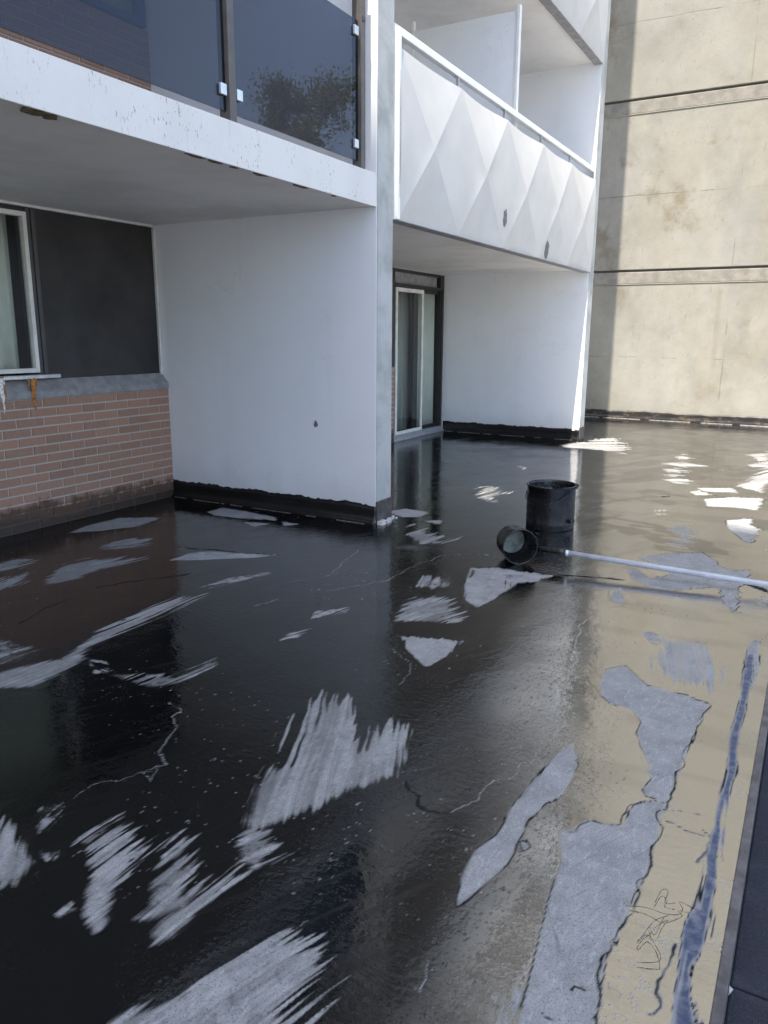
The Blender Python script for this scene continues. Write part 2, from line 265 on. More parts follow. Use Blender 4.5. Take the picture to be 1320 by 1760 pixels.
PATCH=[
('b',2.0,0.1,0.18,3.0,[(1.7,-3.759),(1.652,-3.704),(1.609,-3.622),(1.562,-3.512),(1.536,-3.425),(1.558,-3.352),(1.496,-3.196),(1.457,-3.077),(1.403,-2.907),(1.401,-2.807),(1.468,-2.836),(1.558,-2.944),(1.656,-3.006),(1.766,-3.133),(1.722,-2.996),(1.729,-2.92),(1.818,-2.941),(1.884,-3.078),(1.944,-3.237),(1.878,-3.342),(1.829,-3.466),(1.781,-3.579),(1.742,-3.662),(1.715,-3.723)]),
('b',1.18,0.07,0.3,2.6,[(1.685,-3.794),(1.694,-3.744),(1.738,-3.737),(1.834,-3.777),(1.821,-3.872),(1.764,-3.874)]),
('b',1.57,0.08,0.2,2.6,[(1.286,-4.031),(1.305,-3.912),(1.419,-3.955),(1.473,-4.024),(1.511,-4.14),(1.619,-4.266),(1.605,-4.274),(1.531,-4.253),(1.445,-4.148),(1.349,-4.078)]),
('b',1.57,0.09,0.28,2.5,[(1.663,-4.19),(1.672,-4.132),(1.584,-4.069),(1.543,-3.968),(1.532,-3.864),(1.624,-3.921),(1.71,-4.026),(1.739,-4.094),(1.695,-4.188)]),
('b',1.49,0.06,0.15,2.5,[(1.746,-4.09),(1.74,-4.009),(1.768,-3.934),(1.765,-3.889),(1.792,-3.935),(1.788,-4.086),(1.798,-4.189),(1.777,-4.223),(1.737,-4.212),(1.729,-4.165)]),
('b',1.57,0.04,0.4,2.5,[(1.461,-4.286),(1.458,-4.234),(1.486,-4.252),(1.481,-4.288)]),
('b',1.64,0.05,0.6,2.8,[(1.273,-4.055),(1.262,-3.956),(1.291,-3.957),(1.291,-4.087)]),
('b',2.31,0.07,0.2,2.8,[(0.927,-4.147),(0.979,-4.118),(1.076,-4.142),(1.125,-4.14),(1.224,-4.182),(1.263,-4.267),(1.242,-4.3),(1.167,-4.307)]),
('b',1.89,0.07,0.6,2.9,[(1.116,-4.084),(1.017,-3.981),(1.05,-3.952),(1.11,-4.005),(1.131,-4.085)]),
('b',1.83,0.05,0.6,2.7,[(1.256,-4.195),(1.222,-4.143),(1.248,-4.136),(1.29,-4.168),(1.277,-4.206)]),
('b',1.28,0.08,0.22,2.2,[(1.84,-4.519),(1.874,-4.398),(1.962,-4.317),(1.96,-4.251),(2.009,-4.157),(2.04,-4.057),(2.082,-4.027),(2.125,-4.039),(2.164,-4.042),(2.203,-4.086),(2.203,-4.17),(2.221,-4.251),(2.24,-4.3)]),
('b',1.57,0.05,0.15,4.2,[(-0.156,-3.452),(-0.069,-3.391),(-0.028,-3.263),(0.051,-3.156),(0.026,-3.066),(-0.032,-2.945),(-0.064,-2.822),(-0.069,-2.675),(-0.097,-2.476),(-0.089,-2.296),(-0.01,-2.076),(0.016,-2.307),(0.021,-2.544),(0.034,-2.707),(0.042,-2.97),(0.086,-3.062),(0.15,-3.079),(0.177,-3.222),(0.2,-3.416),(0.079,-3.493),(-0.013,-3.546)]),
('b',1.39,0.06,0.6,4.3,[(-0.508,-3.221),(-0.42,-3.147),(-0.143,-3.143),(-0.108,-3.269),(-0.202,-3.422)]),
('b',1.16,0.05,0.85,4.6,[(-0.459,-3.051),(-0.516,-2.882),(-0.453,-2.835),(-0.41,-2.924),(-0.233,-2.968),(-0.358,-3.088)]),
('b',1.42,0.06,0.4,3.8,[(0.391,-3.155),(0.51,-3.056),(0.668,-3.025),(0.677,-2.835),(0.692,-2.765),(0.749,-2.841),(0.739,-2.983),(0.687,-3.156),(0.549,-3.166)]),
('b',0.0,0.04,0.4,4.0,[(0.183,-3.08),(0.253,-3.06),(0.354,-3.131),(0.324,-3.175)]),
('b',1.39,0.03,0.08,6.8,[(-1.947,-1.49),(-2.02,-1.224),(-1.991,-0.934),(-1.832,-0.814),(-1.708,-0.727),(-1.675,-0.898),(-1.677,-1.092),(-1.777,-1.312)]),
('b',1.14,0.05,0.35,6.1,[(-1.374,-1.758),(-1.429,-1.53),(-1.387,-1.363),(-1.231,-1.313),(-1.101,-1.455),(-1.228,-1.625)]),
('b',1.41,0.05,0.15,5.5,[(-0.994,-2.451),(-1.176,-2.254),(-1.245,-2.082),(-1.192,-1.926),(-0.926,-1.71),(-0.94,-1.886),(-0.958,-2.049),(-0.908,-2.26)]),
('b',1.49,0.05,0.35,5.8,[(-1.659,-2.42),(-1.63,-2.308),(-1.643,-2.208),(-1.501,-2.124),(-1.458,-2.295),(-1.536,-2.502)]),
('b',1.85,0.05,0.3,5.4,[(-1.28,-2.673),(-1.303,-2.534),(-1.31,-2.445),(-1.272,-2.363),(-1.147,-2.561),(-1.124,-2.777)]),
('b',0.7,0.04,0.2,5.6,[(-0.698,-1.636),(-0.709,-1.431),(-0.624,-1.335),(-0.448,-1.278),(-0.145,-1.145),(-0.281,-1.314),(-0.493,-1.482)]),
('b',0.08,0.03,0.05,6.9,[(-1.494,-0.373),(-1.509,-0.184),(-1.221,-0.197),(-0.911,-0.254),(-0.823,-0.318),(-1.06,-0.395),(-1.356,-0.439)]),
('b',0.12,0.03,0.2,6.5,[(-0.974,-0.52),(-0.786,-0.457),(-0.813,-0.581)]),
('b',0.15,0.02,0.2,6.5,[(-0.706,-0.336),(-0.565,-0.339),(-0.614,-0.439)]),
('b',1.14,0.04,0.6,5.1,[(-0.132,-1.982),(-0.087,-1.766),(0.043,-1.494),(0.098,-1.485),(-0.018,-1.847),(-0.056,-1.972)]),
('b',1.29,0.04,0.6,4.4,[(0.792,-2.133),(0.752,-1.97),(0.868,-1.816),(0.896,-1.909)]),
('b',1.25,0.04,0.6,4.1,[(0.826,-2.425),(0.811,-2.339),(0.866,-2.224),(0.872,-2.422)]),
('b',1.44,0.06,0.92,4.1,[(0.552,-2.762),(0.525,-2.576),(0.62,-2.45),(0.659,-2.545),(0.629,-2.739)]),
('b',1.48,0.06,0.93,3.7,[(0.98,-2.994),(0.996,-2.824),(0.946,-2.597),(1.074,-2.834),(1.052,-3.02)]),
('b',1.61,0.06,0.94,3.3,[(1.33,-3.523),(1.292,-3.216),(1.21,-2.791),(1.227,-2.596),(1.286,-2.783),(1.323,-3.198),(1.387,-3.49)]),
('b',1.11,0.06,0.95,3.2,[(1.072,-3.424),(1.168,-3.342),(1.286,-3.301),(1.17,-3.445)]),
('b',1.83,0.04,0.06,4.0,[(1.344,-2.069),(1.469,-2.021),(1.648,-1.963),(1.661,-2.176),(1.621,-2.33),(1.52,-2.258),(1.411,-2.146)]),
('b',1.29,0.08,0.35,4.5,[(1.216,-1.899),(1.139,-1.63),(1.143,-1.482),(1.252,-1.418),(1.384,-1.44),(1.407,-1.533),(1.504,-1.71),(1.4,-1.807),(1.271,-1.845)]),
('b',1.83,0.07,0.35,4.9,[(1.043,-1.284),(0.996,-1.083),(1.125,-1.059),(1.205,-1.196),(1.145,-1.279)]),
('b',1.88,0.03,0.25,5.0,[(1.284,-1.095),(1.188,-0.763),(1.347,-0.67),(1.515,-0.666),(1.713,-0.641),(1.648,-0.812),(1.562,-0.912),(1.546,-1.285),(1.518,-1.451),(1.406,-1.366)]),
('b',1.37,0.07,0.25,6.1,[(0.387,-0.203),(0.296,0.131),(0.427,0.091),(0.649,-0.081),(0.719,-0.268),(0.63,-0.371)]),
('b',0.86,0.05,0.7,5.7,[(0.467,-0.593),(0.524,-0.413),(0.794,-0.401),(0.658,-0.575)]),
('b',0.55,0.03,0.05,6.8,[(-0.146,0.452),(-0.054,0.635),(0.175,0.615),(0.219,0.425),(0.073,0.339)]),
('b',0.52,0.03,0.1,6.5,[(0.299,0.293),(0.417,0.413),(0.455,0.274)]),
('b',1.42,0.08,0.45,7.7,[(0.289,1.392),(0.231,1.842),(0.232,2.048),(0.363,2.07),(0.443,1.772),(0.413,1.549),(0.607,1.342),(0.57,1.228),(0.344,1.409)]),
('b',0.54,0.08,0.6,9.5,[(-0.042,3.54),(-0.001,3.753),(0.208,3.311),(0.167,3.165)]),
('b',0.54,0.06,0.12,11.5,[(-0.061,5.513),(0.175,6.072),(0.385,6.685),(0.815,5.558),(0.87,5.164),(0.461,5.306),(0.032,5.319)]),
('b',0.22,0.05,0.25,10.2,[(1.494,4.553),(1.719,4.825),(1.945,4.667),(1.784,4.39)]),
('b',0.23,0.05,0.25,9.8,[(1.55,4.098),(1.697,4.286),(1.855,4.137),(1.686,3.94)]),
('b',0.24,0.05,0.25,9.4,[(1.618,3.714),(1.79,3.91),(1.946,3.778),(1.776,3.588)]),
('b',0.25,0.05,0.25,9.1,[(1.718,3.403),(1.847,3.544),(1.977,3.433),(1.861,3.261)]),
('b',0.19,0.05,0.25,10.8,[(1.549,5.21),(1.623,5.468),(1.74,5.178),(1.625,4.964)]),
('b',0.54,0.06,0.2,11.4,[(2.321,5.894),(2.655,6.417),(2.698,5.617),(2.539,5.379)]),
('b',0.54,0.06,0.2,10.6,[(2.411,5.029),(2.708,5.426),(2.732,4.964),(2.507,4.878)]),
('b',1.14,0.06,0.12,9.5,[(2.448,3.416),(2.613,4.292),(2.739,4.842),(2.78,4.063),(2.719,3.134)]),
('b',0.54,0.04,0.1,8.7,[(2.115,3.064),(2.425,3.287),(2.496,3.018),(2.207,2.916)]),
('b',0.55,0.04,0.2,8.4,[(2.082,2.824),(2.145,2.952),(2.247,2.781),(2.154,2.674)]),
('b',0.56,0.03,0.08,8.0,[(2.257,2.518),(2.48,2.717),(2.74,2.822),(2.723,2.242),(2.5,2.242),(2.323,2.166)]),
('b',0.08,0.03,0.08,7.0,[(2.535,1.656),(2.725,1.846),(2.736,1.551),(2.812,1.442),(2.8,1.389),(2.767,0.958),(2.664,1.162),(2.59,1.346)]),
('b',0.53,0.08,0.65,7.3,[(1.913,1.718),(2.002,1.96),(2.121,1.633),(2.124,1.311),(2.004,1.431)]),
('b',-0.17,0.03,0.03,5.4,[(2.117,0.1),(2.31,0.322),(2.496,0.459),(2.699,0.066),(2.834,0.161),(2.853,-0.122),(2.8,-0.279),(2.838,-0.781),(2.773,-0.649),(2.705,-0.334),(2.545,-0.462),(2.452,-0.55),(2.327,-0.555),(2.191,-0.436),(2.121,-0.272),(2.163,-0.208),(2.274,-0.373),(2.38,-0.281),(2.382,-0.119),(2.242,0.002)]),
('b',-0.34,0.05,0.12,6.6,[(2.139,1.079),(2.23,1.251),(2.308,1.298),(2.372,0.936),(2.356,0.566),(2.265,0.592),(2.29,0.887)]),
('b',-1.36,0.08,0.12,4.1,[(2.585,-1.724),(2.57,-1.452),(2.644,-1.363),(2.732,-1.359),(2.807,-1.513),(2.84,-1.771),(2.83,-1.903),(2.751,-1.903),(2.663,-1.843)]),
('b',1.72,0.05,0.2,4.9,[(2.142,-0.955),(2.159,-0.721),(2.284,-0.946),(2.182,-0.975)]),
('b',-0.06,0.04,0.15,4.3,[(2.432,-1.39),(2.474,-1.341),(2.554,-1.429),(2.534,-1.505)]),
('b',-1.57,0.03,0.1,4.2,[(2.948,-1.265),(2.982,-1.191),(3.002,-1.563),(2.986,-1.788),(2.966,-1.661)]),
('b',1.42,0.05,0.7,4.7,[(2.423,-1.396),(2.412,-1.225),(2.459,-0.802),(2.508,-0.45),(2.476,-0.852),(2.44,-1.286)]),
('b',-0.5,0.06,0.5,5.2,[(2.906,-0.48),(2.974,-0.246),(3.004,-0.484),(2.965,-0.627)]),
('b',-1.43,0.02,0.03,2.9,[(2.389,-2.077),(2.387,-1.932),(2.452,-1.856),(2.578,-2.02),(2.706,-2.036),(2.845,-2.062),(2.849,-2.166),(2.827,-2.375),(2.825,-2.713),(2.818,-2.883),(2.816,-2.98),(2.826,-3.164),(2.82,-3.35),(2.812,-3.54),(2.805,-3.704),(2.811,-3.803),(2.828,-3.905),(2.828,-3.957),(2.68,-4.041),(2.666,-3.924),(2.647,-3.794),(2.62,-3.599),(2.605,-3.4),(2.558,-3.251),(2.579,-3.231),(2.613,-3.147),(2.72,-3.124),(2.726,-3.022),(2.747,-2.963),(2.8,-2.917),(2.75,-2.906),(2.737,-2.879),(2.751,-2.782),(2.722,-2.761),(2.732,-2.718),(2.694,-2.628),(2.637,-2.484),(2.634,-2.377),(2.586,-2.303),(2.545,-2.281),(2.483,-2.28),(2.426,-2.211)]),
('b',1.53,0.03,0.1,2.8,[(2.401,-3.711),(2.368,-3.608),(2.356,-3.465),(2.385,-3.367),(2.376,-3.213),(2.388,-3.007),(2.411,-2.803),(2.43,-2.694),(2.473,-2.779),(2.5,-2.921),(2.496,-3.048),(2.468,-3.123),(2.44,-3.249),(2.451,-3.379),(2.457,-3.484),(2.43,-3.601)]),
('b',0.59,0.02,0.1,2.6,[(2.461,-3.365),(2.474,-3.349),(2.488,-3.374),(2.481,-3.394)]),
('b',1.67,0.06,0.4,2.1,[(2.636,-4.066),(2.604,-3.955),(2.629,-3.946),(2.654,-4.056)]),
('b',1.67,0.06,0.4,2.1,[(2.68,-4.041),(2.671,-3.977),(2.657,-3.92),(2.686,-4.038)]),
('u',-1.52,0.03,0.12,2.8,[(2.944,-1.412),(2.973,-1.395),(2.99,-1.658),(2.993,-2.053),(2.987,-2.283),(3.005,-2.588),(2.997,-2.74),(2.993,-2.933),(3.007,-3.028),(3.004,-3.157),(3.018,-3.372),(3.018,-3.47),(3.011,-3.565),(2.992,-3.629),(3.008,-3.711),(3.047,-3.833),(2.993,-3.863),(2.984,-3.705),(2.977,-3.573),(2.968,-3.487),(2.983,-3.392),(2.985,-3.242),(2.974,-3.112),(2.982,-2.974),(2.978,-2.792),(2.979,-2.603),(2.963,-2.349),(2.968,-1.944)])]
LINES=[
('l',0.004,[(0.831,-3.228),(0.935,-3.261),(0.936,-3.321),(1.01,-3.356),(1.02,-3.427),(1.093,-3.54),(1.146,-3.57),(1.183,-3.575),(1.16,-3.621)]),
('l',0.003,[(1.018,-3.415),(1.104,-3.551),(1.186,-3.578),(1.152,-3.621),(1.136,-3.666),(1.205,-3.695),(1.154,-3.608)]),
('l',0.003,[(1.16,-3.629),(1.105,-3.752),(1.066,-3.785),(1.065,-3.851),(1.066,-3.903)]),
('l',0.007,[(2.169,-1.204),(2.134,-1.333),(2.133,-1.539),(2.182,-1.745),(2.24,-1.924),(2.256,-2.109),(2.259,-2.215)]),
('l',0.006,[(2.249,-2.086),(2.278,-2.342),(2.296,-2.424),(2.307,-2.674),(2.332,-2.787),(2.332,-2.906),(2.304,-2.922),(2.313,-3.039),(2.279,-3.037),(2.261,-3.132),(2.262,-3.24),(2.201,-3.332)]),
('l',0.006,[(0.762,-1.365),(0.831,-1.253),(0.829,-0.909),(0.879,-0.582),(1.05,-0.437),(1.265,-0.399)]),
('l',0.004,[(1.613,-2.588),(1.589,-2.438),(1.515,-2.343),(1.364,-2.219)]),
('d',0.01,[(-0.93,-1.384),(-0.787,-1.347),(-0.469,-1.253),(-0.131,-1.164)]),
('l',0.006,[(0.438,-1.385),(0.35,-1.081),(0.3,-0.755)]),
('l',0.004,[(0.284,-1.621),(0.415,-1.473),(0.495,-1.159)]),
('l',0.006,[(0.589,-1.648),(0.696,-1.485),(0.814,-1.311),(0.836,-1.19)]),
('l',0.005,[(0.385,-2.109),(0.442,-1.926)]),
('d',0.01,[(-0.673,-2.319),(-0.52,-2.019),(-0.354,-1.811)]),
('d',0.005,[(-0.547,-2.952),(-0.622,-2.724),(-0.648,-2.561)]),
('d',0.005,[(1.996,-3.253),(2.034,-3.292),(2.08,-3.306),(2.102,-3.36),(2.16,-3.346),(2.207,-3.332)]),
('d',0.005,[(2.828,-3.905),(2.811,-3.803),(2.805,-3.704),(2.812,-3.54),(2.82,-3.35),(2.826,-3.164),(2.816,-2.98),(2.818,-2.883),(2.825,-2.713),(2.827,-2.375),(2.849,-2.166),(2.845,-2.062),(2.706,-2.036),(2.578,-2.02)]),
('d',0.005,[(2.563,-3.24),(2.585,-3.219),(2.613,-3.147),(2.72,-3.124),(2.726,-3.022),(2.747,-2.963),(2.812,-2.906)]),
('d',0.004,[(2.951,-3.566),(2.956,-3.596),(2.948,-3.655),(2.95,-3.724),(2.947,-3.783),(2.938,-3.807),(2.926,-3.814)]),
('d',0.004,[(3.016,-3.725),(3.036,-3.751),(3.041,-3.81)]),
('d',0.003,[(2.957,-3.023),(2.965,-3.117),(2.961,-3.182)]),
('d',0.003,[(2.807,-2.957),(2.941,-2.927)]),
('d',0.003,[(2.825,-3.029),(2.954,-3.033)]),
('d',0.006,[(2.756,-3.845),(2.761,-3.827),(2.784,-3.819),(2.796,-3.826)]),
('d',0.003,[(2.712,-3.922),(2.726,-3.932),(2.748,-3.937)]),
('d',0.002,[(2.668,-3.676),(2.691,-3.714),(2.703,-3.741)]),
('l',0.006,[(2.446,-4.026),(2.445,-3.992),(2.441,-3.954),(2.43,-3.923)]),
('d',0.02,[(1.784,2.335),(1.92,2.449)]),
('d',0.03,[(2.849,-0.181),(2.976,-0.278)]),
('d',0.02,[(1.744,-0.608),(1.89,-0.56),(2.127,-0.495)])]

# ------------------------------------------------------------------ floor of the roof terrace
D, H, SL, TF, LB, YB, XP = 2.265, 2.5, 2.73, .25, 6.17, 9.88, 3.065
def hash2(i, j, s):
    n = (i.astype(np.int64)*374761393 + j.astype(np.int64)*668265263 + s*974634777) & 0x7fffffff
    n = ((n ^ (n >> 13))*1274126177) & 0x7fffffff
    return ((n ^ (n >> 16)) & 0xffff)/65535.
def vnoise(x, y, s=0):
    i = np.floor(x); j = np.floor(y); fx = x-i; fy = y-j; fx = fx*fx*(3-2*fx); fy = fy*fy*(3-2*fy)
    a = hash2(i, j, s); b = hash2(i+1, j, s); c = hash2(i, j+1, s); d = hash2(i+1, j+1, s)
    return (a*(1-fx)+b*fx)*(1-fy)+(c*(1-fx)+d*fx)*fy
def fbm(x, y, s=0, o=4):
    r = 0.; am = .5; tot = 0.
    for k in range(o): r = r+am*vnoise(x*2**k, y*2**k, s+k*17); tot += am; am *= .5
    return r/tot
def sdist(X, Y, P):
    d = np.full(X.shape, 1e9); ins = np.zeros(X.shape, bool); n = len(P)
    for i in range(n):
        x0, y0 = P[i]; x1, y1 = P[(i+1) % n]; ex, ey = x1-x0, y1-y0
        u = np.clip(((X-x0)*ex+(Y-y0)*ey)/(ex*ex+ey*ey+1e-12), 0, 1)
        d = np.minimum(d, np.hypot(X-x0-u*ex, Y-y0-u*ey))
        if y0 != y1:
            c = ((y0 > Y) != (y1 > Y)) & (X < (x1-x0)*(Y-y0)/(y1-y0)+x0); ins ^= c
    return np.where(ins, d, -d)
def ss(v, a, b): u = np.clip((v-a)/(b-a), 0, 1); return u*u*(3-2*u)
def build_floor():
    xs = np.concatenate([[-D-.02], np.arange(-D+.01, XP, .0043), [XP]])
    ys = [-12., -8., -6., -5.2]; y = -4.75
    while y < YB: ys.append(y); y += .0043+.0034*max(0, y+4.7)
    ys = np.array(ys+[YB]); nx, ny = len(xs), len(ys)
    X, Y = np.meshgrid(xs, ys)
    bare = np.zeros(X.shape); blue = np.zeros(X.shape); dark = np.zeros(X.shape)
    def sub(P, m):
        a = np.array(P); lo = a.min(0)-m; hi = a.max(0)+m
        i0, i1 = np.searchsorted(ys, [lo[1], hi[1]]); j0, j1 = np.searchsorted(xs, [lo[0], hi[0]])
        return slice(i0, max(i1, i0+1)), slice(j0, max(j1, j0+1))
    for idx, (k, ang, amp, gap, dist, P) in enumerate(PATCH):
        q = sub(P, .25); x, y = X[q], Y[q]
        if x.size == 0: continue
        ca, sa = math.cos(ang), math.sin(ang); u = x*ca+y*sa; v = -x*sa+y*ca
        s = max(1., dist/3.2)
        wu = u+.05*s*fbm(x*5, y*5, 31, 2); wv = v+.03*s*fbm(x*4, y*4, 57, 2)+.02*s*fbm(u*3/s, v*22/s, 58, 2)
        st = .20*vnoise(wu*1.3/s, wv*26/s, idx+2)+.28*vnoise(wu*2.0/s, wv*70/s, idx)+.32*vnoise(wu*3/s, wv*130/s, idx+7)+.20*vnoise(wu*5/s, wv*190/s, idx+9)
        ed = fbm(x*16/s, y*16/s, idx+3, 3)
        sd = sdist(x, y, P)/s
        a_ = np.array(P); pu = a_[:, 0]*ca+a_[:, 1]*sa; ur = (u-pu.min())/(pu.max()-pu.min()+1e-6)
        am2 = amp*(2.1 if amp > .045 else 1.)*(.30+.85*ss(ur, .25, .75))
        val = sd + am2*1.3*(st-.47) + (.02 if amp > .03 else .007)*(ed-.5)
        m = ss(val, -.010, .022 if amp > .045 else .006)
        gp = ss(st*.75+.5*fbm(x*9/s, y*9/s, idx+99, 3), 1.02-.75*gap, 1.09-.75*gap) * ss(.10-sd, -.06, .07 if gap < .3 else -.02)
        # granular break-up of the brushed membrane
        gr = ss(fbm(x*60/s, y*60/s, idx+5, 2), .70-.2*gap, .80-.2*gap)*min(1., gap*1.4)
        m = m*(1-np.clip(gp+.8*gr*(gap > .1), 0, 1))
        m = m*(1-min(.75, .2+gap)*ss(.62-(.6*st+.4*fbm(u*4/s, v*26/s, idx+61, 3)), 0, .22)) if amp > .045 else m
        if amp <= .03: dark[q] = np.maximum(dark[q], ss(val, -.010, -.006)*(1-ss(val, -.004, -.001))*ss(fbm(x*7, y*7, idx+50, 3), .38, .55))
        if k == 'u': blue[q] = np.maximum(blue[q], m)
        else: bare[q] = np.maximum(bare[q], m)
    for idx, (k, wd, P) in enumerate(LINES):
        q = sub(P, .1); x, y = X[q], Y[q]
        if x.size == 0: continue
        wx = x+.06*(fbm(x*11, y*11, idx+200, 3)-.5); wy = y+.06*(fbm(x*11, y*11, idx+300, 3)-.5)
        d = np.full(x.shape, 9.)
        for (x0, y0), (x1, y1) in zip(P[:-1], P[1:]):
            ex, ey = x1-x0, y1-y0; t_ = np.clip(((wx-x0)*ex+(wy-y0)*ey)/(ex*ex+ey*ey), 0, 1)
            d = np.minimum(d, np.hypot(wx-x0-t_*ex, wy-y0-t_*ey))
        wv = wd*(.33 if k == 'l' else 1)*(.2+1.2*fbm(x*14, y*14, idx+400, 2))
        m = ss(wv-d, -.003, .003)
        if k == 'l': bare[q] = np.maximum(bare[q], m*.8)
        else: dark[q] = np.maximum(dark[q], m); 
    # stray specks the brush missed
    sp = ss(fbm(X*85, Y*60, 900, 2), .845, .90)*ss(fbm(X*1.3, Y*1.3, 77, 3), .48, .62)
    bare = np.maximum(bare, sp*.55)
    bare = bare*(1-dark); blue = blue*(1-dark)
    refl_boost = ss(X+.2*(Y+4)-.28*ss(-2.2-Y, 0, 1.)+.35*(fbm(X*1.1, Y*.6, 12, 3)-.5), 2.05, 2.72)  # mask shaped to brighten the sunlit wall's reflection, not a separate coating
    ang = R(62); U = X*math.cos(ang)+Y*math.sin(ang); V = -X*math.sin(ang)+Y*math.cos(ang)
    refl_boost = refl_boost*(1-.35*ss(fbm(U*1.1, V*7, 15, 4), .54, .68)*ss(2.3-X, 0, .5))*(1-.2*ss(fbm(X*1.6, Y*5, 16, 3), .58, .7))
    refl_boost = refl_boost*(1-.55*ss(fbm(X*1.7+3, Y*1.9, 18, 4), .53, .62)*ss(Y, -1.2, .3)*ss(fbm(X*4, Y*9, 19, 3), .36, .5))
    dark = np.maximum(dark, .6*ss(fbm(X*140, Y*120, 700, 2)+.20*(4*refl_boost*(1-refl_boost)-1), .74, .80)*ss(X, 1.2, 1.8)*ss(.6-Y, 0, 1.5))
    dark = dark*(1-.85*np.maximum(bare, blue))
    Z = .0022*(fbm(X*3, Y*3, 60, 3)-.5)+.004*(fbm(X*.8, Y*.8, 61, 2)-.5)
    strip = ss(X-(2.40+.115*(Y+4)), -.01, .01)
    me = bpy.data.meshes.new('roof_deck')
    co = np.stack([X, Y, Z], -1).reshape(-1, 3).astype(np.float32)
    me.vertices.add(nx*ny); me.vertices.foreach_set('co', co.ravel())
    i = np.arange(nx*ny).reshape(ny, nx); f = np.stack([i[:-1, :-1], i[:-1, 1:], i[1:, 1:], i[1:, :-1]], -1).reshape(-1, 4)
    me.loops.add(f.size); me.loops.foreach_set('vertex_index', f.ravel().astype(np.int32))
    me.polygons.add(len(f)); me.polygons.foreach_set('loop_start', np.arange(0, f.size, 4, dtype=np.int32)); me.update()
    me.shade_smooth()
    for nm, arr in (('bare', bare), ('blue', blue), ('refl_boost', refl_boost), ('dark', dark)):
        a = me.attributes.new(nm, 'FLOAT', 'POINT'); a.data.foreach_set('value', arr.ravel().astype(np.float32))
    me.materials.append(M['wet_tar_floor'])
    o = bpy.data.objects.new('roof_deck', me); col.objects.link(o)
    return tag(o, 'black wet tar roof terrace with brushed bare grey patches', kind='structure')
t = NT('wet_tar_floor')
def att(n): o = t.n('Attribute'); o.attribute_name = n; return o.outputs['Fac']
bare, blue, refl_boost, dark = att('bare'), att('blue'), att('refl_boost'), att('dark')
anyb = t.math('MAXIMUM', bare, blue)
tarc = t.mix(refl_boost, (.0028, .0030, .0034), (.009, .008, .0065))
grain = t.noise(420, 3, .6); mott = t.noise(9, 5, .6); fib = t.noise(60, 3, .6, stretch=(1, .35, 1))
gc = t.mix(t.ramp(mott, .35, .7), (.32, .32, .312), (.24, .24, .236))
mp0 = t.n('Mapping'); t.set(mp0.inputs['Vector'], t.pos); mp0.inputs['Rotation'].default_value = (0, 0, R(-63))
mpr = t.n('Mapping'); t.set(mpr.inputs['Vector'], mp0.outputs[0]); mpr.inputs['Scale'].default_value = (7, 120, 1)
st1 = t.n('TexNoise'); t.set(st1.inputs['Vector'], mpr.outputs[0]); st1.inputs['Scale'].default_value = 1.; st1.inputs['Detail'].default_value = 5
gc = t.mix(t.ramp(st1.outputs['Fac'], .56, .74, 0, .4), gc, (.085, .088, .095))
gc = t.mix(t.ramp(fib, .5, .72, 0, .6), gc, (.43, .43, .425)); gc = t.mix(t.ramp(t.noise(170, 3, .7), .5, .7, 0, .8), gc, (.10, .10, .11))
bc = t.mix(t.ramp(t.noise(30, 4, .6), .4, .65), (.060, .075, .125), (.13, .145, .18))  # blue of the sky put into the strip's base colour
c = t.mix(bare, tarc, gc); c = t.mix(blue, c, bc); c = t.mix(dark, c, (.006, .006, .006))
rip = t.noise(3.2, 3, .5, stretch=(1, .55, 1), dist=.3); peel = t.noise(34, 3, .55); fine = t.noise(120, 2)
# short wet bristle ridges, stronger in random zones
ridge = t.noise(16, 4, .6, stretch=(1, 3.2, 1), dist=.5)
zone = t.ramp(t.noise(.9, 3, .6), .42, .62)
vor = t.n('TexVoronoi', feature='F1'); t.set(vor.inputs['Vector'], t.pos); vor.inputs['Scale'].default_value = 85
drop = t.math('MULTIPLY', t.ramp(vor.outputs['Distance'], .12, .34, 1, 0), t.ramp(t.noise(5, 3), .5, .62))
n1 = t.bump(t.noise(8.5, 3, .55, stretch=(1, .7, 1)),   .006, .19, t.bump(rip, .010, .20))
n2 = t.bump(ridge, .004, t.mixf(zone, .08, .34), n1)
n3 = t.bump(peel, .0022, t.mixf(zone, .2, .44), n2)
n4 = t.bump(drop, .003, t.mixf(refl_boost, .16, .34), n3)
nb = t.bump(grain, .0025, .7, t.bump(fib, .003, .4))
nv = t.n('Mix', data_type='VECTOR'); t.set(nv.inputs[0], anyb); t.set(nv.inputs[4], n4); t.set(nv.inputs[5], nb)
stk = t.n('TexNoise'); t.set(stk.inputs['Vector'], mpr.outputs[0]); stk.inputs['Scale'].default_value = .22; stk.inputs['Detail'].default_value = 5
ro = t.mixf(anyb, t.math('ADD', t.mixf(zone, .045, .085), t.math('MULTIPLY', t.ramp(stk.outputs['Fac'], .5, .7, 0, .16), t.math('SUBTRACT', 1., refl_boost))), .62)
ro = t.mixf(dark, ro, .7)
t.fin(c, ro, nv.outputs[1], IOR=t.mixf(dark, t.mixf(anyb, t.mixf(refl_boost, 1.52, 6.5), 1.35), 1.25))  # IOR raised inside the mask to strengthen the tan wall reflection
deck = build_floor()

